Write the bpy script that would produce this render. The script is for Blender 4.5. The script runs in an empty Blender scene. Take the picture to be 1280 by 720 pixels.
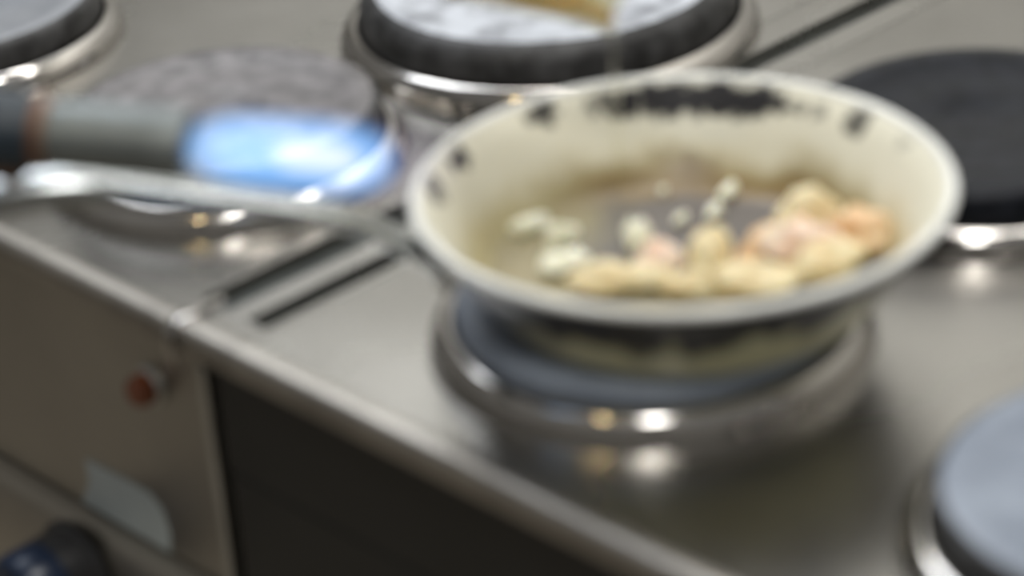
import bpy, bmesh, math, random
from mathutils import Vector, Matrix, noise
C = bpy.context.scene.collection
random.seed(4)
PI = math.pi

# ------------------------------------------------------------------ camera
F, YAW, PIT, ROLL = 3386.9, -0.8376, 0.4862, -0.0800
CAM = Vector((1.3193, -0.9474, 0.7406))
fw = Vector((math.sin(YAW)*math.cos(PIT), math.cos(YAW)*math.cos(PIT), -math.sin(PIT)))
r0 = Vector((math.cos(YAW), -math.sin(YAW), 0)); u0 = r0.cross(fw)
RT = r0*math.cos(ROLL) + u0*math.sin(ROLL)
UP = -r0*math.sin(ROLL) + u0*math.cos(ROLL)
def ray(x, y): return fw + RT*((x-640)/F) - UP*((y-360)/F)
def at_z(x, y, z):
    d = ray(x, y); return CAM + d*((z-CAM.z)/d.z)
def at_y(x, y, Y):
    d = ray(x, y); return CAM + d*((Y-CAM.y)/d.y)
def at_plane(x, y, P, n):
    d = ray(x, y); return CAM + d*((P-CAM).dot(n)/d.dot(n))
cd = bpy.data.cameras.new('camera'); cam = bpy.data.objects.new('camera', cd); C.objects.link(cam)
M = Matrix((RT, UP, -fw)).transposed().to_4x4(); M.translation = CAM
cam.matrix_world = M
cd.sensor_width = 36; cd.lens = F*36/1280; cd.clip_start = .05; cd.clip_end = 50
cd.dof.use_dof = True; cd.dof.focus_distance = 2.7; cd.dof.aperture_fstop = 3.7
bpy.context.scene.camera = cam

# ------------------------------------------------------------------ materials
def new_mat(name):
    m = bpy.data.materials.new(name); m.use_nodes = True
    nt = m.node_tree; b = nt.nodes['Principled BSDF']; return m, nt, b
def simple(name, col, rough=.5, metal=0., var=0., scale=40, bump=0., emit=None, trans=0., ior=1.45, aniso=None, coat=0):
    m, nt, b = new_mat(name)
    b.inputs['Base Color'].default_value = (*col, 1)
    b.inputs['Roughness'].default_value = rough
    b.inputs['Metallic'].default_value = metal
    b.inputs['IOR'].default_value = ior
    b.inputs['Transmission Weight'].default_value = trans
    b.inputs['Coat Weight'].default_value = coat
    tc = nt.nodes.new('ShaderNodeTexCoord')
    src = tc.outputs['Object']
    if aniso:
        mp = nt.nodes.new('ShaderNodeMapping'); mp.inputs['Scale'].default_value = aniso
        nt.links.new(src, mp.inputs['Vector']); src = mp.outputs['Vector']
    n = nt.nodes.new('ShaderNodeTexNoise'); n.inputs['Scale'].default_value = scale; n.inputs['Detail'].default_value = 6
    nt.links.new(src, n.inputs['Vector'])
    if var:
        mx = nt.nodes.new('ShaderNodeMix'); mx.data_type = 'RGBA'
        lo = [max(0, c*(1-var)) for c in col]; hi = [min(1, c*(1+var)) for c in col]
        mx.inputs['A'].default_value = (*lo, 1); mx.inputs['B'].default_value = (*hi, 1)
        mr = nt.nodes.new('ShaderNodeMapRange'); mr.inputs['From Min'].default_value = .35; mr.inputs['From Max'].default_value = .65
        nt.links.new(n.outputs['Fac'], mr.inputs['Value']); nt.links.new(mr.outputs['Result'], mx.inputs['Factor'])
        nt.links.new(mx.outputs['Result'], b.inputs['Base Color'])
    if bump:
        bp = nt.nodes.new('ShaderNodeBump'); bp.inputs['Strength'].default_value = bump; bp.inputs['Distance'].default_value = .002
        nt.links.new(n.outputs['Fac'], bp.inputs['Height']); nt.links.new(bp.outputs['Normal'], b.inputs['Normal'])
    if emit:
        b.inputs['Emission Color'].default_value = (*emit[0], 1); b.inputs['Emission Strength'].default_value = emit[1]
    return m

def steel_sheet():
    m, nt, b = new_mat('brushed_steel_sheet')
    b.inputs['Metallic'].default_value = 1
    tc = nt.nodes.new('ShaderNodeTexCoord')
    n1 = nt.nodes.new('ShaderNodeTexNoise'); n1.inputs['Scale'].default_value = 5; n1.inputs['Detail'].default_value = 5
    nt.links.new(tc.outputs['Object'], n1.inputs['Vector'])
    mp = nt.nodes.new('ShaderNodeMapping'); mp.inputs['Scale'].default_value = (3, 160, 160)
    nt.links.new(tc.outputs['Object'], mp.inputs['Vector'])
    n2 = nt.nodes.new('ShaderNodeTexNoise'); n2.inputs['Scale'].default_value = 5; n2.inputs['Detail'].default_value = 3
    nt.links.new(mp.outputs['Vector'], n2.inputs['Vector'])
    r = nt.nodes.new('ShaderNodeValToRGB')
    r.color_ramp.elements[0].position = .3; r.color_ramp.elements[0].color = (.335, .325, .302, 1)
    r.color_ramp.elements[1].position = .7; r.color_ramp.elements[1].color = (.46, .447, .42, 1)
    nt.links.new(n1.outputs['Fac'], r.inputs['Fac']); nt.links.new(r.outputs['Color'], b.inputs['Base Color'])
    mr = nt.nodes.new('ShaderNodeMapRange'); mr.inputs['To Min'].default_value = .20; mr.inputs['To Max'].default_value = .34
    nt.links.new(n1.outputs['Fac'], mr.inputs['Value']); nt.links.new(mr.outputs['Result'], b.inputs['Roughness'])
    bp = nt.nodes.new('ShaderNodeBump'); bp.inputs['Strength'].default_value = .12; bp.inputs['Distance'].default_value = .0008
    nt.links.new(n2.outputs['Fac'], bp.inputs['Height']); nt.links.new(bp.outputs['Normal'], b.inputs['Normal'])
    return m
STEEL = steel_sheet()
LIP = simple('satin_steel_lip', (.37, .345, .31), .42, 1, .12, 20)
PANEL = simple('satin_steel_panel', (.37, .35, .315), .38, 1, .12, 4, .05)
PANEL2 = simple('worn_steel_panel', (.44, .41, .36), .42, 1, .1, 4, .05)
CHROME = simple('polished_trim_ring', (.44, .42, .395), .14, 1, .15, 12)
DARK = simple('black_enamel_door', (.010, .010, .009), .45, 0, .2, 9)
GROOVE = simple('slot_bed_steel', (.05, .055, .052), .4, .5, .3, 30)
STRIP = simple('cover_strip_steel', (.5, .5, .48), .3, 1, .1, 20)
HANDLE = simple('handle_steel', (.40, .42, .42), .25, 1, .08, 30)
FLOORM = None

def iron(name, lo, hi, rough, spec=.5, scale=55, metal=0., bump=.35, mid=(.35, .65), tint=None):
    """cast plate: mottled wear with fine speckle"""
    m, nt, b = new_mat(name)
    tc = nt.nodes.new('ShaderNodeTexCoord')
    n1 = nt.nodes.new('ShaderNodeTexNoise'); n1.inputs['Scale'].default_value = scale; n1.inputs['Detail'].default_value = 8; n1.inputs['Roughness'].default_value = .65
    nt.links.new(tc.outputs['Object'], n1.inputs['Vector'])
    r = nt.nodes.new('ShaderNodeValToRGB')
    r.color_ramp.elements[0].position = mid[0]; r.color_ramp.elements[0].color = (*lo, 1)
    r.color_ramp.elements[1].position = mid[1]; r.color_ramp.elements[1].color = (*hi, 1)
    nt.links.new(n1.outputs['Fac'], r.inputs['Fac']); nt.links.new(r.outputs['Color'], b.inputs['Base Color'])
    b.inputs['Roughness'].default_value = rough; b.inputs['Metallic'].default_value = metal
    b.inputs['Specular IOR Level'].default_value = spec
    if tint: b.inputs['Specular Tint'].default_value = (*tint, 1)
    bp = nt.nodes.new('ShaderNodeBump'); bp.inputs['Strength'].default_value = bump; bp.inputs['Distance'].default_value = .0015
    nt.links.new(n1.outputs['Fac'], bp.inputs['Height']); nt.links.new(bp.outputs['Normal'], b.inputs['Normal'])
    return m
I_BLACK = iron('black_cast_iron', (.005, .006, .008), (.016, .018, .024), .34, .12, 60)
I_SIDE = iron('iron_plate_edge', (.010, .010, .010), (.06, .06, .062), .5, .4, 45, mid=(.4, .68))
I_WORN = iron('worn_grey_iron', (.08, .076, .078), (.21, .20, .205), .5, .4, 70)
I_PALE = iron('ash_pale_iron', (.20, .21, .235), (.50, .53, .58), .5, .5, 26, mid=(.38, .56))
I_SLATE = iron('slate_blue_iron', (.15, .18, .235), (.30, .345, .42), .42, .5, 14)
I_LEFT = iron('cool_grey_iron', (.18, .195, .22), (.30, .31, .33), .45, .5, 14)

# ------------------------------------------------------------------ mesh helpers
def link(name, bm, mats, parent=None, smooth=True, loc=None, sharp=35):
    me = bpy.data.meshes.new(name); bmesh.ops.recalc_face_normals(bm, faces=bm.faces)
    bm.to_mesh(me); bm.free()
    for m in (mats if isinstance(mats, (list, tuple)) else [mats]): me.materials.append(m)
    if smooth:
        me.polygons.foreach_set('use_smooth', [True]*len(me.polygons)); me.set_sharp_from_angle(angle=math.radians(sharp))
    o = bpy.data.objects.new(name, me); C.objects.link(o)
    if parent: o.parent = parent
    if loc: o.location = loc
    return o
def thing(name, label, cat, loc=(0, 0, 0), group=None):
    o = bpy.data.objects.new(name, None); C.objects.link(o); o.location = loc; o.empty_display_size = .05
    o['label'] = label; o['category'] = cat
    if group: o['group'] = group
    return o
def tag(o, label, cat, group=None):
    o['label'] = label; o['category'] = cat
    if group: o['group'] = group
    return o
def lathe(bm, prof, n=96, mats=None, axis=None, org=(0, 0, 0)):
    """prof: list of (r, z); axis None = z, else a direction"""
    if axis is None: R = Matrix.Identity(3)
    else: R = Vector((0, 0, 1)).rotation_difference(Vector(axis)).to_matrix()
    org = Vector(org); rings = []
    for r, z in prof:
        if r < 1e-6: rings.append([bm.verts.new(org + R @ Vector((0, 0, z)))])
        else: rings.append([bm.verts.new(org + R @ Vector((r*math.cos(2*PI*k/n), r*math.sin(2*PI*k/n), z))) for k in range(n)])
    for i in range(len(rings)-1):
        a, b = rings[i], rings[i+1]
        for k in range(n):
            k2 = (k+1) % n
            if len(a) == 1 and len(b) == 1: continue
            if len(a) == 1: f = bm.faces.new((a[0], b[k], b[k2]))
            elif len(b) == 1: f = bm.faces.new((a[k], a[k2], b[0]))
            else: f = bm.faces.new((a[k], a[k2], b[k2], b[k]))
            if mats: f.material_index = mats[i]
def box(bm, x0, x1, y0, y1, z0, z1, bev=0):
    r = bmesh.ops.create_cube(bm, size=1)
    for v in r['verts']:
        v.co = Vector(((x0+x1)/2+v.co.x*(x1-x0), (y0+y1)/2+v.co.y*(y1-y0), (z0+z1)/2+v.co.z*(z1-z0)))
    if bev:
        es = {e for v in r['verts'] for e in v.link_edges}
        bmesh.ops.bevel(bm, geom=list(es), offset=bev, segments=3, profile=.5, affect='EDGES')
def prism(bm, poly, x0, x1, lip=False):
    """closed (y, z) polygon extruded along x"""
    a = [bm.verts.new((x0, y, z)) for y, z in poly]; b = [bm.verts.new((x1, y, z)) for y, z in poly]
    n = len(poly)
    for i in range(n):
        f = bm.faces.new((a[i], a[(i+1) % n], b[(i+1) % n], b[i]))
        if lip and poly[i][0] < YF+.016 and poly[(i+1) % n][0] < YF+.016: f.material_index = 1
    bm.faces.new(a); bm.faces.new(list(reversed(b)))
def sweep(bm, pts, ws, hs, side, n=16, pw=2.6):
    """flattened tube through pts; widths ws along 'side', heights hs"""
    rings = []
    for i, p in enumerate(pts):
        p = Vector(p); t = (Vector(pts[min(i+1, len(pts)-1)])-Vector(pts[max(i-1, 0)])).normalized()
        s = (side - t*side.dot(t)).normalized(); u = s.cross(t)
        ring = []
        for k in range(n):
            a = 2*PI*k/n; c, q = math.cos(a), math.sin(a)
            ring.append(bm.verts.new(p + s*ws[i]*math.copysign(abs(c)**(2/pw), c) + u*hs[i]*math.copysign(abs(q)**(2/pw), q)))
        rings.append(ring)
    for i in range(len(rings)-1):
        for k in range(n): bm.faces.new((rings[i][k], rings[i][(k+1) % n], rings[i+1][(k+1) % n], rings[i+1][k]))
    bm.faces.new(rings[0]); bm.faces.new(list(reversed(rings[-1])))
def spline(P, n=8):
    P = [Vector(p) for p in P]; out = []
    for i in range(len(P)-1):
        a, b, c, d = P[max(i-1, 0)], P[i], P[i+1], P[min(i+2, len(P)-1)]
        for k in range(n):
            t = k/n; out.append(.5*((2*b)+(c-a)*t+(2*a-5*b+4*c-d)*t*t+(3*b-a-3*c+d)*t**3))
    out.append(P[-1]); return out

# ------------------------------------------------------------------ setting
FZ = -.90
def tiles(name, col, grout, sc):
    m, nt, b = new_mat(name)
    tc = nt.nodes.new('ShaderNodeTexCoord'); br = nt.nodes.new('ShaderNodeTexBrick')
    br.offset = 0; br.inputs['Scale'].default_value = sc; br.inputs['Mortar Size'].default_value = .012
    br.inputs['Brick Width'].default_value = 1; br.inputs['Row Height'].default_value = 1
    br.inputs['Color1'].default_value = (*col, 1); br.inputs['Color2'].default_value = (*[c*.9 for c in col], 1); br.inputs['Mortar'].default_value = (*grout, 1)
    nt.links.new(tc.outputs['Object'], br.inputs['Vector']); nt.links.new(br.outputs['Color'], b.inputs['Base Color'])
    b.inputs['Roughness'].default_value = .45; return m
bm = bmesh.new(); box(bm, -2.5, 3, -3, .86, FZ-.05, FZ)
o = link('floor', bm, tiles('floor_tiles', (.40, .35, .28), (.2, .18, .15), 3.3), smooth=False); o['kind'] = 'structure'
bm = bmesh.new()
r = bmesh.ops.create_cube(bm, size=1)
for v in r['verts']: v.co = Vector((v.co.x*5.5, v.co.y*2.6, v.co.z*.05))
wall = link('wall_back', bm, tiles('wall_tiles', (.78, .77, .73), (.5, .5, .48), 6), smooth=False, loc=(.25, .86+.025, FZ+1.3)); wall.rotation_euler = (PI/2, 0, 0)
wall['kind'] = 'structure'

# ------------------------------------------------------------------ stove units
YF, YP, YB = -.167, -.150, .70
SEAM = .169; JL, JR = .1307, .2065; XF = .163
def top_profile():
    pts = [(YB, 0.0), (YB, -.03), (YP+.003, -.03), (YP+.003, -.024)]
    pts += [(YF+.012, -.024), (YF+.010, -.0155), (YF+.003, -.0165), (YF, -.0140)]
    for k in range(7):                          # rounded front lip
        a = PI - k*PI/2/6
        pts.append((YF+.008+.008*math.cos(a), -.0065+.008*math.sin(a)))
    pts += [(YF+.014, .0008), (YF+.022, 0.0)]
    return pts
def unit(x0, x1, c0, c1, label):
    t = thing('stove_unit', label, 'stove', ((x0+x1)/2, YP, FZ))
    off = Vector(t.location)
    def put(name, bm, mat, **k):
        bm.transform(Matrix.Translation(-off)); return link(name, bm, mat, t, **k)
    bm = bmesh.new(); prism(bm, top_profile(), x0, x1, True); x0, x1 = c0, c1; put('worktop', bm, [STEEL, LIP], sharp=25)
    bm = bmesh.new()
    box(bm, x0+.002, x0+.02, YP+.003, YB-.005, FZ+.12, -.0315); box(bm, x1-.02, x1-.002, YP+.003, YB-.005, FZ+.12, -.0315)
    box(bm, x0+.0205, x1-.0205, YB-.03, YB-.006, FZ+.12, -.0318); box(bm, x0+.0205, x1-.0205, YP+.02, YB-.031, FZ+.12, FZ+.14)
    put('cabinet', bm, PANEL, smooth=False)
    for x in (x0+.06, x1-.06):
        for y in (YP+.07, YB-.07):
            bm = bmesh.new(); lathe(bm, [(0, FZ), (.026, FZ), (.026, FZ+.01), (.018, FZ+.015), (.018, FZ+.12), (0, FZ+.12)], 20, org=(x, y, 0)); put('leg', bm, CHROME)
    return t, put
left, putL = unit(-.63, JL, -.63, XF-.003, 'left stainless stove unit with amber lamp and dark knob on its front')
right, putR = unit(JR, .985, XF+.003, .985, 'right stainless stove unit with a black front, under the cream frying pan')

# hotplates: iron plate > trim ring
def hotplate(root, x, y, R, top, side, ZT=.037, bev=.0035, ZB=.018, name='hotplate'):
    bm = bmesh.new()
    prof = [(0, ZB-.010), (R-.006, ZB-.010), (R-.0005, ZB-.002), (R, ZB+.004), (R-.0002, ZT-bev*1.8), (R-bev*.45, ZT-bev*.7), (R-bev*1.5, ZT), (R*.80, ZT), (R*.795, ZT-.0004), (R*.45, ZT-.0004), (R*.2, ZT-.0004), (R*.19, ZT-.0012), (0, ZT-.0012)]
    lathe(bm, prof, 128, mats=[1, 1, 1, 1, 1, 1, 0, 0, 0, 0, 0, 0])
    p = link(name, bm, [top, side], root, loc=Vector((x, y, 0))-Vector(root.location), sharp=50)
    bm = bmesh.new(); pr = [(R-.012, .001)]
    pr += [(R-.008, ZB-.009)] if 0 else []
    pr += [(R+.001, ZB-.002)]
    for k in range(9):
        a = PI/2*(1-k/8)
        pr.append((R+.003+.0125*math.cos(a), .0005+(ZB-.001)*math.sin(a)))
    pr += [(R+.0158, .0002), (R-.012, .0002)]
    lathe(bm, pr, 128)
    link('trim_ring', bm, CHROME, p, sharp=60)
    return p
hotplate(left, 0, 0, .1045, I_WORN, I_SIDE)
hotplate(left, -.319, 0, .11, I_LEFT, I_SIDE)
hotplate(left, .0193, .2794, .134, I_PALE, I_SIDE, .043, .008)
hotplate(right, .3816, 0, .110, I_SLATE, I_SLATE, .0325, .0035, .0205)
hotplate(right, .3951, .2794, .110, I_BLACK, I_BLACK)
hotplate(right, .717, 0, .110, I_SLATE, I_SIDE)

# fronts
xl0, xl1 = -.63, XF-.003
bm = bmesh.new(); prism(bm, [(YP, -.0305), (YP, -.192), (YP+.02, -.192), (YP+.02, -.0305)], xl0, xl1-.005); putL('front_panel', bm, PANEL, smooth=False)
bm = bmesh.new()                                  # control panel bulging forward
zc = -.194
prism(bm, [(YP+.002, zc), (YP-.010, zc-.004), (YP-.016, zc-.014), (YP-.022, zc-.15), (YP-.018, zc-.158), (YP+.02, zc-.16), (YP+.02, zc)], xl0, xl1-.005)
putL('control_panel', bm, PANEL2, sharp=30)
bm = bmesh.new(); box(bm, xl0+.003, xl1-.005, YP, YP+.018, FZ+.13, zc-.163, .003); cdoor = putL('door', bm, PANEL, smooth=False)
bm = bmesh.new(); sweep(bm, [(-.5, YP-.03, -.40), (-.24, YP-.03, -.40), (.02, YP-.03, -.40)], [.008]*3, [.008]*3, Vector((0, 1, 0)), 14, 2)
box(bm, -.47, -.45, YP-.03, YP, -.407, -.393); box(bm, -.03, -.01, YP-.03, YP, -.407, -.393)
bm.transform(Matrix.Translation(-Vector(left.location))); link('handle', bm, CHROME, cdoor)
xr0, xr1 = XF+.003, .985
bm = bmesh.new(); prism(bm, [(YP, -.0305), (YP, -.10), (YP+.02, -.10), (YP+.02, -.0305)], xr0+.002, xr1-.002); putR('front_panel', bm, DARK, smooth=False)
bm = bmesh.new(); box(bm, xr0+.003, xr1-.003, YP, YP+.018, FZ+.13, -.1015, .002); rdoor = putR('door', bm, DARK, smooth=False)
# end trim of the left front beside the black one
bm = bmesh.new(); box(bm, xl1-.0045, xl1+.002, YP-.004, YP+.02, FZ+.13, -.031, .0015); putL('edge_trim', bm, STRIP, smooth=False)

# indicator lamp, rating label, knob
def disc_part(put, name, c, axis, prof, mat, n=48):
    bm = bmesh.new(); lathe(bm, prof, n, axis=axis, org=c); return put(name, bm, mat)
lc = at_y(191, 481, YP)
bez = disc_part(putL, 'indicator_lamp', (lc.x, YP, lc.z), (0, -1, 0), [(0, 0), (.0135, 0), (.0135, .003), (.0118, .005), (.0105, .005), (.0105, .003), (0, .003)], STRIP, 32)
AMBER = simple('amber_lens', (.20, .048, .010), .3, 0, .3, 60, coat=.5)
bm = bmesh.new(); lathe(bm, [(0, .003), (.0103, .003), (.0103, .010), (.0085, .0150), (.005, .0175), (0, .018)], 32, axis=(0, -1, 0), org=(lc.x, YP, lc.z))
bm.transform(Matrix.Translation(-Vector(left.location))); o = link('lens', bm, AMBER, bez); o['label'] = 'amber red lamp lens'
# label with a rounded end
pts = [at_y(x, y, YP-.0007) for x, y in ((107, 574), (150, 596), (186, 617), (203, 640), (212, 668), (214, 697), (204, 694), (160, 664), (104, 628), (112, 602))]
bm = bmesh.new()
a = [bm.verts.new((p.x, YP-.0012, p.z)) for p in pts]; b = [bm.verts.new((p.x, YP-.0001, p.z)) for p in pts]
# keep the label on the upright panel
for va, vb in zip(a, b):
    va.co.z = max(va.co.z, -.1915); vb.co.z = va.co.z
bm.faces.new(a); bm.faces.new(list(reversed(b)))
for i in range(len(a)): bm.faces.new((a[i], a[(i+1) % len(a)], b[(i+1) % len(a)], b[i]))
o = putL('sticker', bm, simple('grey_sticker', (.46, .51, .52), .5, 0, .06, 20), smooth=False); o['label'] = 'pale blue grey sticker'
# knob
BK = simple('black_knob_plastic', (.022, .022, .024), .35, 0, .2, 20)
NV = simple('navy_knob_cap', (.008, .018, .045), .3, 0, .25, 20)
ky = YP-.019
kc = at_y(100, 712, ky)
kb = disc_part(putL, 'knob', (kc.x, ky, kc.z), (0, -1, 0), [(0, 0), (.036, 0), (.036, .004), (.033, .007), (.032, .024), (0, .024)], BK, 48)
bm = bmesh.new()
lathe(bm, [(0, .024), (.0315, .024), (.0320, .030), (.0315, .046), (.029, .051), (.022, .0535), (0, .054)], 48, axis=(0, -1, 0), org=(kc.x, ky, kc.z))
bm.transform(Matrix.Translation(-Vector(left.location))); o = link('cap', bm, NV, kb); o['label'] = 'navy blue knob cap'

# joint strip between the two worktops: a lipped plate with two long slots
t = thing('joint_cover_strip', 'slotted steel strip filling the joint between the two stove units', 'cover strip', (SEAM, YF, -.03))
off = Vector(t.location)
JX = [JL+.0008, .141, .1675, .1835, .2015, JR-.0008]
bm = bmesh.new(); prism(bm, top_profile(), JX[0], JX[1], True); bm2 = None
prism(bm, [(.10, .0), (.10, -.026), (-.134, -.026), (-.134, .0)], JX[2], JX[3])
prism(bm, [(.14, .0), (.14, -.026), (.10, -.026), (.10, .0)], JX[1], JX[4])
prism(bm, [(YB, .0), (YB, -.026), (.14, -.026), (.14, .0)], JX[1], .1625); prism(bm, [(YB, .0), (YB, -.026), (.14, -.026), (.14, .0)], .1835, JX[4])
prism(bm, top_profile(), JX[4], JX[5], True)
pf = [p for p in top_profile()][2:]; pf = [(-.134, -.024), *pf[1:], (-.134, 0)]
for a_, b_ in ((JX[1], JX[2]), (JX[2], JX[3]), (JX[3], JX[4])): prism(bm, pf, a_, b_, True)
bm.transform(Matrix.Translation(-off)); link('plate', bm, [STEEL, LIP], t, sharp=25)
for a_, b_, c_, d_ in ((JX[1], JX[2], -.134, .10), (JX[3], JX[4], -.134, .10), (.1625, .1835, .14, YB-.002)):
    bm = bmesh.new(); box(bm, a_+.0003, b_-.0003, c_+.0003, d_-.0003, -.024, -.008); bm.transform(Matrix.Translation(-off)); link('slot_bed', bm, GROOVE, t, smooth=False)
yz = [(-.128, .0012), (-.140, .0022), (YF+.010, .0022)]
for k in range(1, 7):
    a = PI/2 + k*PI/2/6
    yz.append((YF+.008+.0105*math.cos(a), -.0085+.0105*math.sin(a)))
yz += [(YF-.0025, -.018), (YF-.0010, -.026), (YF+.003, -.030)]
bm = bmesh.new(); sweep(bm, [(.1545, y, z) for y, z in yz], [.0042]*len(yz), [.0014]*len(yz), Vector((1, 0, 0)), 16, 4)
bm.transform(Matrix.Translation(-off)); o = link('clip', bm, CHROME, t, sharp=60); o['label'] = 'bright bent end clip'

# ------------------------------------------------------------------ frying pan
PC = Vector((.3990, .0100, .0345))
PR = [(.0, 0), (.098, 0), (.106, .0015), (.1115, .006), (.118, .014), (.1255, .026), (.1335, .040), (.1400, .0495), (.1455, .0540)]   # outside
PI_ = [(.1430, .0560), (.1385, .0530), (.1310, .0430), (.1235, .0295), (.1160, .0170), (.1095, .0090), (.1030, .0052), (.085, .0045), (.0, .0045)]
DZ = 1.083
PR = [(r, z*DZ) for r, z in PR]; PI_ = [(r, z*DZ) for r, z in PI_]
PT = Matrix.Translation(PC) @ Matrix.Rotation(math.radians(.8), 4, Vector((fw.x, fw.y, 0)).normalized())
def pan_hit(x, y):
    """where a sight line meets the inside of the pan"""
    d = ray(x, y); s = 1.15; inv = PT.inverted()
    prof = sorted(PI_)
    while s < 1.9:
        p = inv @ (CAM + d*s); rr = math.hypot(p.x, p.y)
        if rr < .143 and p.z < .0606:
            z = None
            for (r1, z1), (r2, z2) in zip(prof, prof[1:]):
                if r1 <= rr <= r2: z = z1+(z2-z1)*(rr-r1)/(r2-r1+1e-9)
            if z is not None and p.z <= z: return p
        s += .0005
    return None
def pan_hit_w(x, y): return PT @ pan_hit(x, y)

def pan_inside_mat():
    m, nt, b = new_mat('cream_enamel_inside')
    L = nt.links.new
    tc = nt.nodes.new('ShaderNodeTexCoord'); sep = nt.nodes.new('ShaderNodeSeparateXYZ'); L(tc.outputs['Object'], sep.inputs[0])
    def math_(op, a, b_=None, c=None, clamp=False):
        n = nt.nodes.new('ShaderNodeMath'); n.operation = op; n.use_clamp = clamp
        for i, v in enumerate((a, b_, c)):
            if v is None: continue
            if isinstance(v, (int, float)): n.inputs[i].default_value = v
            else: L(v, n.inputs[i])
        return n.outputs[0]
    def smooth(v, a, c):
        n = nt.nodes.new('ShaderNodeMapRange'); n.interpolation_type = 'SMOOTHSTEP'; L(v, n.inputs['Value'])
        n.inputs['From Min'].default_value = a; n.inputs['From Max'].default_value = c; return n.outputs['Result']
    def nz(scale, det=5):
        n = nt.nodes.new('ShaderNodeTexNoise'); n.inputs['Scale'].default_value = scale; n.inputs['Detail'].default_value = det
        L(tc.outputs['Object'], n.inputs['Vector']); return math_('SUBTRACT', n.outputs['Fac'], .5)
    def dist(p, w=1):
        n = nt.nodes.new('ShaderNodeVectorMath'); n.operation = 'DISTANCE'; L(tc.outputs['Object'], n.inputs[0]); n.inputs[1].default_value = p; return n.outputs['Value']
    def mix(f, a, c):
        n = nt.nodes.new('ShaderNodeMix'); n.data_type = 'RGBA'; L(f, n.inputs['Factor'])
        for k, v in (('A', a), ('B', c)):
            if isinstance(v, tuple): n.inputs[k].default_value = (*v, 1)
            else: L(v, n.inputs[k])
        return n.outputs['Result']
    nA, nB, nC = nz(25), nz(70), nz(160)
    x2 = math_('MULTIPLY', sep.outputs['X'], sep.outputs['X']); y2 = math_('MULTIPLY', sep.outputs['Y'], sep.outputs['Y'])
    R = math_('SQRT', math_('ADD', x2, y2))
    Rn = math_('ADD', R, math_('MULTIPLY', nA, .016))
    # cream wall -> yellowed foot -> olive floor
    col = mix(smooth(Rn, .112, .128), (.46, .40, .22), (.74, .72, .60))
    col = mix(smooth(Rn, .116, .102), col, (.30, .26, .155))
    # grey worn patch in the middle of the floor
    p = pan_hit(872, 300)
    dz = math_('ADD', dist((p.x, p.y, p.z)), math_('MULTIPLY', nA, .06))
    col = mix(smooth(dz, .080, .058), col, (.125, .112, .105))
    # brown ring at the far side of the foot, fading towards the camera side
    p = pan_hit(900, 228); arc = smooth(dist((p.x, p.y, p.z)), .150, .05)
    rg = math_('MULTIPLY', smooth(math_('ABSOLUTE', math_('SUBTRACT', Rn, .1085)), .015, .002), arc)
    col = mix(math_('MULTIPLY', rg, .9), col, (.20, .135, .05))
    p = pan_hit(700, 285); dz = math_('ADD', dist((p.x, p.y, p.z)), math_('MULTIPLY', nA, .05))
    col = mix(math_('MULTIPLY', smooth(dz, .045, .015), .4), col, (.42, .38, .22))
    # black marks under the far rim
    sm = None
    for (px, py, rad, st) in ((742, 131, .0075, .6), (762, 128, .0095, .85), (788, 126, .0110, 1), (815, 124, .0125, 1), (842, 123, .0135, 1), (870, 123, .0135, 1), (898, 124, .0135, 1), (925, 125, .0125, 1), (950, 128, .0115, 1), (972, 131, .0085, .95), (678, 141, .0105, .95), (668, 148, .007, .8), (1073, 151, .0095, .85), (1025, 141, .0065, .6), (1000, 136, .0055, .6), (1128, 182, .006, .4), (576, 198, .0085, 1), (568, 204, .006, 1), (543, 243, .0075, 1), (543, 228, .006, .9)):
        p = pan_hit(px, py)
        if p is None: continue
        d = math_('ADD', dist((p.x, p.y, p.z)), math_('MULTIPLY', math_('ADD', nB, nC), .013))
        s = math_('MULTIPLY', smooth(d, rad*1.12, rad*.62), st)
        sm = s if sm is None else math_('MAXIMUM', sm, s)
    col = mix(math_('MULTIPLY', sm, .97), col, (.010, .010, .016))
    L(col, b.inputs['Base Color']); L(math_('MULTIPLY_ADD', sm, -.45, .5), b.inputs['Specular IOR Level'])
    b.inputs['Roughness'].default_value = .34
    bp = nt.nodes.new('ShaderNodeBump'); bp.inputs['Strength'].default_value = .12; bp.inputs['Distance'].default_value = .002
    L(nB, bp.inputs['Height']); L(bp.outputs['Normal'], b.inputs['Normal'])
    return m
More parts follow.
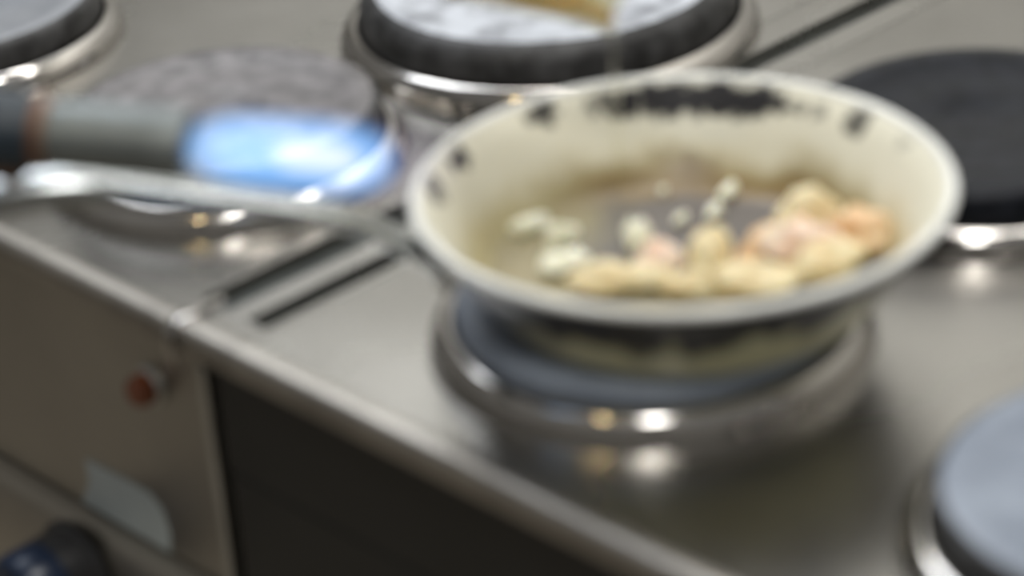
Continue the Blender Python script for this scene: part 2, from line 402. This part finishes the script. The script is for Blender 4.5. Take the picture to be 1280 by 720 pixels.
def pan_outside_mat():
    m, nt, b = new_mat('mottled_enamel_outside'); L = nt.links.new  # dark coat, pale patches low down, strongest on the camera side
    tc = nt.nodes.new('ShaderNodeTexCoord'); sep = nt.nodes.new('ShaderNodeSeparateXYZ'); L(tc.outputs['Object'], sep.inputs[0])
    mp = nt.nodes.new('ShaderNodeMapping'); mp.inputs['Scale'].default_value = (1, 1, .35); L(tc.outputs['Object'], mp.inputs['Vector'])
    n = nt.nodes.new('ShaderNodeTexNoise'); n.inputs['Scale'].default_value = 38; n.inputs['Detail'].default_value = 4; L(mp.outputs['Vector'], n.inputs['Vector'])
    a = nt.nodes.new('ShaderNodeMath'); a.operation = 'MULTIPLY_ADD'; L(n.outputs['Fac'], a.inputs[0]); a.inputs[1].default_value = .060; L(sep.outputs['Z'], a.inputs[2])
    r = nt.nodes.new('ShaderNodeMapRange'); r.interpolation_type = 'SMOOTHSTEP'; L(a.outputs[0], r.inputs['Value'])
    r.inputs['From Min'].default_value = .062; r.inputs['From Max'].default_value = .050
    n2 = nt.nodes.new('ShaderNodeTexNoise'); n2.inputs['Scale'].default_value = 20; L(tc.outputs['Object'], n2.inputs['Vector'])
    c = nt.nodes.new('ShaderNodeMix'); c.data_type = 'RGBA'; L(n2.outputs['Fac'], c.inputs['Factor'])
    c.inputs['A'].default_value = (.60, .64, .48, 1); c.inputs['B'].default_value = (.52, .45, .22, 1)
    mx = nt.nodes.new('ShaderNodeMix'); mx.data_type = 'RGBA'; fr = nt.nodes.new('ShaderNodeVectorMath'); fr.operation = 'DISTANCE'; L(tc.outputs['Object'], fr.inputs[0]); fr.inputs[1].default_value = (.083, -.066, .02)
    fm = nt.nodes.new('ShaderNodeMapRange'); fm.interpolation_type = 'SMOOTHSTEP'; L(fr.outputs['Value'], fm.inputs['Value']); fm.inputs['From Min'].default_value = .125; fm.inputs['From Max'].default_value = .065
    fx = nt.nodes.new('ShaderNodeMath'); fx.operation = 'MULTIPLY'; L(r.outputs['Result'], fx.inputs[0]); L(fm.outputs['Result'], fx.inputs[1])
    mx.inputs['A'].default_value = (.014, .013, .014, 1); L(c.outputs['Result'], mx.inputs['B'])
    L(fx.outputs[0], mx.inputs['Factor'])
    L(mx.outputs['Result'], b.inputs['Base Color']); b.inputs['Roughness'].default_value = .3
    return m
pan = thing('frying_pan', 'cream frying pan with black marked rim and long steel handle, on the front hotplate', 'frying pan', PC)
pan.matrix_world = PT
bm = bmesh.new()
prof = PR + PI_
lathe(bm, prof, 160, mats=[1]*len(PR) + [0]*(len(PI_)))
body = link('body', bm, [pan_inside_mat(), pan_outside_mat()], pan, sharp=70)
RIMM = simple('bare_pale_rim', (.80, .81, .78), .3, 0, .12, 30)
bm = bmesh.new(); rc = (.1456, .0602); rp = [(rc[0]+.0032*math.cos(2*PI*k/12), rc[1]+.0030*math.sin(2*PI*k/12)) for k in range(13)]
lathe(bm, rp, 160); bmesh.ops.remove_doubles(bm, verts=bm.verts, dist=1e-6)
o = link('rim', bm, RIMM, pan); o['label'] = 'pale worn rolled rim'
# handle, rising away from the left side of the pan
ang = math.radians(241); hd = Vector((math.cos(ang), math.sin(ang), 0)); hn = Vector((-hd.y, hd.x, 0))
c0 = Vector((.399, .012, 0)); inv = PT.inverted()
hp = [at_plane(x, y, c0, hn) for x, y in ((548, 330), (520, 312), (480, 291), (440, 274), (380, 262), (300, 251), (220, 241), (150, 233), (105, 231), (50, 235), (0, 245), (-50, 258), (-100, 275))]
hp = [inv @ p for p in hp]
path = spline(hp, 6); n = len(path)
ws, hs = [], []
for i in range(n):
    t_ = i/(n-1); ws.append(.0125 + .0035*min(1, max(0, (t_-.25)/.45))); hs.append(.0058 + .0042*min(1, max(0, (t_-.3)/.4)))
ws[-1] *= .5; hs[-1] *= .5
bm = bmesh.new(); sweep(bm, path, ws, hs, inv.to_3x3() @ hn, 24, 2.0); hnd = link('handle', bm, HANDLE, pan); hnd['label'] = 'long bright steel handle'
# bracket and two rivets where it meets the wall
bm = bmesh.new()
q = [inv @ (at_plane(556, 345, c0, hn)), hp[0], hp[1]]
sweep(bm, [q[0]+Vector((0, 0, -.004)), q[0], q[1], q[2]], [.013, .014, .0125, .009], [.003]*4, inv.to_3x3() @ hn, 16, 3)
link('handle_bracket', bm, HANDLE, pan)
for s in (-1, 1):
    rp_ = q[0] + (inv.to_3x3() @ hn)*.007*s + (inv.to_3x3() @ hd)*.003
    bm = bmesh.new(); bmesh.ops.create_uvsphere(bm, u_segments=16, v_segments=10, radius=.0034); bm.transform(Matrix.Translation(rp_)); link('rivet', bm, CHROME, pan)

# ------------------------------------------------------------------ food
def food_mat(name, c1, c2, c3, sc=60, sss=.25):
    m, nt, b = new_mat(name); L = nt.links.new
    tc = nt.nodes.new('ShaderNodeTexCoord'); n = nt.nodes.new('ShaderNodeTexNoise'); n.inputs['Scale'].default_value = sc; n.inputs['Detail'].default_value = 4
    L(tc.outputs['Object'], n.inputs['Vector'])
    r = nt.nodes.new('ShaderNodeValToRGB'); e = r.color_ramp.elements
    e[0].position = .32; e[0].color = (*c1, 1); e[1].position = .72; e[1].color = (*c3, 1); k = e.new(.52); k.color = (*c2, 1)
    L(n.outputs['Fac'], r.inputs['Fac']); L(r.outputs['Color'], b.inputs['Base Color'])
    b.inputs['Roughness'].default_value = .38; b.inputs['Subsurface Weight'].default_value = sss
    b.inputs['Subsurface Radius'].default_value = (.006, .004, .002); b.inputs['Subsurface Scale'].default_value = 1
    bp = nt.nodes.new('ShaderNodeBump'); bp.inputs['Strength'].default_value = .3; bp.inputs['Distance'].default_value = .001
    L(n.outputs['Fac'], bp.inputs['Height']); L(bp.outputs['Normal'], b.inputs['Normal'])
    return m
CREAM = food_mat('cream_meat', (.68, .52, .27), (.80, .70, .45), (.84, .77, .55))
PINK = food_mat('pink_meat', (.80, .56, .42), (.82, .68, .58), (.82, .74, .60))
PEACH = food_mat('peach_meat', (.66, .38, .17), (.78, .58, .36), (.82, .68, .48))
GARL = food_mat('garlic_white', (.80, .80, .60), (.90, .90, .76), (.93, .93, .84), 90)
def lump(seed, sx, sy, sz, amp, sub=4, bend=0):
    bm = bmesh.new(); bmesh.ops.create_icosphere(bm, subdivisions=sub, radius=1)
    for v in bm.verts:
        c = v.co.copy(); q = c*1.3 + Vector((seed*7.1, seed*3.3, seed))
        k = 1 + amp*noise.noise(q) + amp*.4*noise.noise(q*2.6)
        z = c.z*k
        if z < 0: z = math.copysign(abs(z)**1.0*.75, z)
        v.co = Vector((c.x*k*sx, c.y*k*sy + bend*sx*(c.x*c.x), z*sz))
    mz = min(v.co.z for v in bm.verts)
    for v in bm.verts: v.co.z -= mz
    return bm
def food(name, px, py, sx, sy, sz, rz, mat, label, cat, group, amp=.38, bend=0, lift=0, seed=None, tilt=0):
    p = pan_hit_w(px, py)
    bm = lump(seed if seed is not None else random.random()*20, sx, sy, sz, amp, 4 if sx > .008 else 3, bend)
    if tilt: bm.transform(Matrix.Rotation(tilt, 4, 'X'))
    o = link(name, bm, mat, sharp=180); o.location = p + Vector((0, 0, lift)); 
    # long axis: rz measured from the sideways direction of the view
    o.rotation_euler = (0, 0, math.atan2(r0.y, r0.x) + math.radians(rz))
    return tag(o, label, cat, group)
G1 = 'meat pieces frying in the pan'; G2 = 'garlic bits in the pan'
# base pixel = where the middle of the piece touches the pan
food('meat_piece', 1014, 306, .0190, .012, .0180, 10, CREAM, 'largest pale cream chunk heaped against the right side of the pan', 'meat', G1, seed=2.1)
food('meat_piece', 1078, 318, .019, .014, .0155, -35, PEACH, 'golden peach chunk touching the right wall of the pan', 'meat', G1, seed=5.4)
food('meat_piece', 1000, 334, .021, .013, .015, -8, PINK, 'pink piece lying just in front of the largest cream chunk', 'meat', G1, seed=8.8)
food('meat_piece', 955, 328, .019, .0075, .012, 45, PEACH, 'narrow peach coloured strip leaning on the pink piece', 'meat', G1, seed=3.3, bend=.15)
food('meat_piece', 889, 352, .0165, .0115, .0175, 55, CREAM, 'upright pale yellow piece in the middle front of the pan', 'meat', G1, seed=12.2)
food('meat_piece', 864, 369, .015, .009, .008, -6, CREAM, 'smallest cream scrap against the front wall below the upright yellow piece', 'meat', G1, seed=6.6)
food('meat_piece', 942, 367, .026, .012, .010, 4, CREAM, 'flat yellowish piece along the front wall under the dark gap', 'meat', G1, seed=15.5)
food('meat_piece', 1030, 352, .022, .012, .012, 16, CREAM, 'cream piece at the front right wall of the pan', 'meat', G1, seed=17.9)
food('meat_piece', 826, 350, .0140, .011, .013, -20, PINK, 'small rounded pink white piece beside the tallest garlic bit', 'meat', G1, seed=9.1)
food('meat_piece', 776, 366, .024, .011, .010, -2, CREAM, 'low cream piece tucked behind the front rim left of centre', 'meat', G1, seed=1.3)
food('garlic_piece', 800, 322, .0085, .0070, .012, 20, GARL, 'tallest pale garlic bit standing left of the grey worn patch', 'garlic', G2, amp=.4)
food('garlic_piece', 789, 304, .006, .004, .008, 70, GARL, 'thin garlic sliver behind the tallest garlic bit', 'garlic', G2, amp=.3)
food('garlic_piece', 662, 291, .0135, .0050, .0060, 30, GARL, 'long white garlic slice at the far left of the pan floor', 'garlic', G2, amp=.3)
food('garlic_piece', 702, 312, .0100, .006, .009, 28, GARL, 'white garlic lump right of the long slice', 'garlic', G2, amp=.35)
food('garlic_piece', 706, 340, .0120, .009, .007, 20, GARL, 'blurred garlic lump nearest the left front wall', 'garlic', G2, amp=.35)
food('garlic_piece', 851, 281, .0072, .0026, .0042, 56, GARL, 'small garlic sliver alone on the grey worn patch', 'garlic', G2, amp=.25)
food('garlic_piece', 893, 272, .0088, .0034, .0050, 60, GARL, 'yellowish garlic sliver just below the farthest garlic sliver', 'garlic', G2, amp=.25)
food('garlic_piece', 911, 247, .0088, .0042, .0050, 56, GARL, 'farthest garlic sliver lying on the brown ring', 'garlic', G2, amp=.25)
food('garlic_piece', 829, 243, .0045, .0018, .003, 60, GARL, 'tiniest garlic shred on the far brown ring', 'garlic', G2, amp=.2)

# ------------------------------------------------------------------ blowtorch and flame
AX = (at_z(470, 204, .196) - at_z(240, 184, .204)).normalized()
TIP = at_z(236, 182, .204)
torch = thing('blowtorch', 'steel gas blowtorch held in from the left, firing at the pan', 'blowtorch', TIP)
NOZ = simple('heat_dulled_nozzle', (.20, .22, .22), .5, .7, .12, 40)
TB = simple('navy_torch_body', (.020, .032, .045), .45, 0, .2, 20)
BR = simple('bronze_torch_collar', (.17, .085, .045), .45, .4, .2, 30)
def tpart(name, prof, mat, parent=torch, org=Vector((0, 0, 0)), axis=-AX, label=None):
    bm = bmesh.new(); lathe(bm, prof, 48, axis=axis, org=org); o = link(name, bm, mat, parent)
    if label: o['label'] = label
    return o
tpart('nozzle', [(.0135, .012), (.0150, 0), (.0170, -.0005), (.0178, .006), (.0174, .02), (.0172, .056), (.0165, .066), (.0165, .068), (0, .068), (0, .050), (.0135, .050), (.0135, .012)], NOZ, label='wide dull steel nozzle')
tpart('neck', [(0, .068), (.0165, .068), (.0185, .070), (.0185, .074), (0, .074)], BR, label='bronze brown collar')
tpart('body', [(0, .074), (.017, .074), (.0200, .080), (.0215, .24), (.018, .25), (0, .25)], TB, label='dark navy body')
bd = (Vector((0, 0, 1)) + RT*0).normalized()
bm = bmesh.new(); sweep(bm, [-AX*.094 - bd*.010 , -AX*.094 - bd*.020, -AX*.096 - bd*.0245], [.013, .013, .009], [.012, .012, .008], AX, 20, 3); o = link('trigger', bm, BR, torch); o['label'] = 'brown trigger under the body'

def flame_mat(name, cols, strength, power, gain):
    m = bpy.data.materials.new(name); m.use_nodes = True; nt = m.node_tree; nt.nodes.clear(); L = nt.links.new
    out = nt.nodes.new('ShaderNodeOutputMaterial'); em = nt.nodes.new('ShaderNodeEmission'); L(em.outputs[0], out.inputs['Volume'])
    tc = nt.nodes.new('ShaderNodeTexCoord')
    sp_ = nt.nodes.new('ShaderNodeSeparateXYZ'); L(tc.outputs['Object'], sp_.inputs[0])
    def mm(op, a, b_):
        n = nt.nodes.new('ShaderNodeMath'); n.operation = op
        for i, v in enumerate((a, b_)):
            if isinstance(v, (int, float)): n.inputs[i].default_value = v
            else: L(v, n.inputs[i])
        return n.outputs[0]
    x4 = mm('POWER', mm('ABSOLUTE', sp_.outputs['X'], 0), 4); rr_ = mm('ADD', mm('POWER', mm('ABSOLUTE', sp_.outputs['Y'], 0), 2), mm('POWER', mm('ABSOLUTE', sp_.outputs['Z'], 0), 2))
    s = nt.nodes.new('ShaderNodeMath'); s.operation = 'SUBTRACT'; s.use_clamp = True; s.inputs[0].default_value = 1; L(mm('ADD', x4, rr_), s.inputs[1])
    g = nt.nodes.new('ShaderNodeMath'); g.operation = 'MULTIPLY'; g.use_clamp = True; L(s.outputs[0], g.inputs[0]); g.inputs[1].default_value = gain
    p = nt.nodes.new('ShaderNodeMath'); p.operation = 'POWER'; L(g.outputs[0], p.inputs[0]); p.inputs[1].default_value = power
    q = nt.nodes.new('ShaderNodeMath'); q.operation = 'MULTIPLY'; L(p.outputs[0], q.inputs[0]); q.inputs[1].default_value = strength
    r = nt.nodes.new('ShaderNodeValToRGB'); e = r.color_ramp.elements
    e[0].position = 0; e[0].color = (*cols[0], 1); e[1].position = 1; e[1].color = (*cols[1], 1)
    L(g.outputs[0], r.inputs['Fac']); L(r.outputs['Color'], em.inputs['Color']); L(q.outputs[0], em.inputs['Strength'])
    return m
flame = thing('torch_flame', 'blue gas flame with a white core blowing from the blowtorch nozzle', 'flame', TIP)
Q = Vector((1, 0, 0)).rotation_difference(AX).to_euler()
def flame_part(name, cx, lx, ry, mat, label, sq=2.0):
    bm = bmesh.new(); lathe(bm, [(0, -1), (.8, -.98), (1, -.75), (1, .6), (.85, .93), (.5, 1), (0, 1)], 40, axis=(1, 0, 0))
    o = link(name, bm, mat, flame); o.location = AX*cx; o.rotation_euler = Q; o.scale = (lx, ry, ry); o['label'] = label
    return o
flame_part('outer_flame', .074, .064, .024, flame_mat('violet_flame', ((.45, .36, .70), (.5, .42, .85)), 3.0, 1.0, 1.3), 'faint violet outer flame')
flame_part('blue_flame', .050, .054, .0205, flame_mat('blue_flame', ((.12, .30, 1.0), (.23, .54, 1.0)), 31, 1.0, 3.4), 'bright blue flame')
flame_part('flame_core', .063, .024, .0095, flame_mat('white_flame', ((1.0, .75, .12), (1.0, .66, .05)), 40, 1.0, 1.8), 'white hot core')

# ------------------------------------------------------------------ oil cruet and stream
LAND = pan_hit_w(781, 300)
def above(px_y):
    """height above the landing point seen at that picture row"""
    lo, hi = 0, .4
    for _ in range(40):
        mid = (lo+hi)/2; d = LAND + Vector((0, 0, mid)) - CAM
        y = 360 - F*d.dot(UP)/d.dot(fw)
        if y > px_y: lo = mid
        else: hi = mid
    return LAND + Vector((0, 0, lo))
SP = above(34)
jug = thing('oil_cup', 'tilted clear cup of golden oil pouring into the pan from above', 'cup', SP)
axc = (r0*.965 - Vector((0, 0, 1))*.20 ).normalized()           # towards the mouth
sdz = Vector((0, 0, 1)); dn = (-sdz + axc*axc.dot(sdz)).normalized()    # lowest side of the cup
RC = .036
GL = simple('clear_plastic_cup', (.90, .88, .66), .12, 0, 0, 10, trans=.85, ior=1.3)
OIL = simple('golden_oil', (.62, .33, .03), .10, 0, 0, 10, trans=.55, ior=1.33)
def cup_mesh(r_in, r_out, length):
    bm = bmesh.new(); side = axc.cross(dn)
    n = 64; rows = []
    def ring(ax_, r, spout):
        vs = []
        for k in range(n):
            a = 2*PI*k/n; w = max(0, math.cos(a))**6*spout
            vs.append(bm.verts.new(axc*(ax_ + w*.010 + (.32*RC*(1-math.cos(a)) if ax_ > -.02 else 0)) + (dn*math.cos(a)+side*math.sin(a))*(r + w*.006)))
        return vs
    rows = [ring(0, r_out, 1), ring(-.012, r_out*.985, .3), ring(-.03, r_out*.97, 0), ring(-length, r_out*.84, 0), ring(-length, r_out*.3, 0)]
    rows2 = [ring(-length+.003, r_out*.3, 0), ring(-length+.003, r_in*.84, 0), ring(-.03, r_in*.97, 0), ring(-.012, r_in*.985, .3), ring(-.0003, r_in, 1)]
    allr = rows + rows2
    for a, b in zip(allr, allr[1:]+[allr[0]]):
        if a is rows[-1]: bm.faces.new(a); bm.faces.new(b); continue
        for k in range(n): bm.faces.new((a[k], a[(k+1) % n], b[(k+1) % n], b[k]))
    return bm, side
bm, side = cup_mesh(RC-.0016, RC, .085)
shift = -(axc*.010 + dn*(RC+.004)) 
bm.transform(Matrix.Translation(shift)); link('cup_wall', bm, GL, jug)
# the oil lying in the lower half of the cup, running out to the spout
bm = bmesh.new(); rows = []; n = 24
for i in range(15):
    u = -.081 + (.081+.010)*i/14
    base_r = (RC-.0022)*(.84+.13*min(1, max(0, (u+.085)/.055)))
    lvl = .30 + .62*max(0, (u+.081)/.091)**1.2       # fill line from the axis to the wall
    ring = []
    half = math.acos(min(.995, max(0, lvl)))*(1 if u < -.004 else .7)
    for k in range(n+1):
        a = -half + 2*half*k/n; w = max(0, math.cos(a))**10*max(0, (u+.012)/.022)
        ring.append(bm.verts.new(axc*u + (dn*math.cos(a)+side*math.sin(a))*(base_r+w*.004)))
    rows.append(ring)
for a, b in zip(rows, rows[1:]):
    for k in range(n+1): bm.faces.new((a[k], a[(k+1) % (n+1)], b[(k+1) % (n+1)], b[k]))
bm.faces.new(rows[0]); bm.faces.new(list(reversed(rows[-1])))
bm.transform(Matrix.Translation(shift)); o = link('oil', bm, OIL, jug); o['label'] = 'golden amber oil in the cup'
# falling stream
SM = simple('thin_oil_stream', (1, 1, .93), .05, 0, 0, 10, trans=1, ior=1.10)
bm = bmesh.new(); H = (SP-LAND).z; pts, rr = [], []
for i in range(25):
    u = i/24; pts.append(Vector((0.0008*math.sin(u*9), .0006*math.cos(u*7), H*(1-u)-.0015*(1-u)))); rr.append(0.0014*(1-u)**1.2 + .0007 + (.003 if i == 24 else 0))
sweep(bm, pts, rr, rr, Vector((1, 0, 0)), 14, 2)
o = link('oil_stream', bm, SM); o.location = LAND + Vector((0, 0, .0005)); tag(o, 'thin pale stream of oil falling from the cup spout into the pan', 'oil')

# ------------------------------------------------------------------ light
w = bpy.data.worlds.new('kitchen_light'); bpy.context.scene.world = w; w.use_nodes = True
nt = w.node_tree; bg = nt.nodes['Background']
tc = nt.nodes.new('ShaderNodeTexCoord'); sp = nt.nodes.new('ShaderNodeSeparateXYZ'); nt.links.new(tc.outputs['Generated'], sp.inputs[0])
rp = nt.nodes.new('ShaderNodeValToRGB'); mr = nt.nodes.new('ShaderNodeMapRange'); mr.inputs['From Min'].default_value = -1; mr.inputs['From Max'].default_value = 1
nt.links.new(sp.outputs['Z'], mr.inputs['Value']); nt.links.new(mr.outputs['Result'], rp.inputs['Fac']); nt.links.new(rp.outputs['Color'], bg.inputs['Color'])
e = rp.color_ramp.elements; e[0].position = .45; e[0].color = (.10, .09, .08, 1); e[1].position = 1; e[1].color = (.42, .42, .42, 1)
k = e.new(.62); k.color = (.46, .45, .42, 1)
bg.inputs['Strength'].default_value = .56
def area(name, loc, tgt, size, power, col, shape='DISK', sy=None):
    l = bpy.data.lights.new(name, 'AREA'); l.shape = shape; l.size = size; l.energy = power; l.color = col
    if sy: l.size_y = sy
    o = bpy.data.objects.new(name, l); C.objects.link(o); o.location = loc
    o.rotation_euler = (Vector(tgt)-Vector(loc)).to_track_quat('-Z', 'Y').to_euler(); return o
area('ceiling_lamp', (.62, 0, 1.9), (.4, 0, 0), .42, 13, (1, .98, .94), 'RECTANGLE', .34)
area('front_lamp', (1.28, -.95, 1.72), (.35, 0, 0), .34, 11, (1, .99, .97), 'RECTANGLE', .26)
area('warm_lamp', (.62, -1.15, 1.45), (.3, 0, 0), .09, 1.6, (1, .78, .40))
area('wall_fill_light', (-.1, .45, 1.15), (-.1, .86, .35), 1.8, 11, (1, .98, .95), 'RECTANGLE', .12)  # added fill, no actual hood: brightens the wall that the worktop reflects
area('window_light', (-.9, .3, 1.5), (.3, .2, 0), .9, 13, (.86, .92, 1), 'RECTANGLE', .6)

sc = bpy.context.scene
sc.view_settings.view_transform = 'Standard'; sc.view_settings.look = 'None'
sc.view_settings.gamma = 1; sc.view_settings.use_curve_mapping = False; sc.view_settings.exposure = -.12
sc.cycles.max_bounces = 10
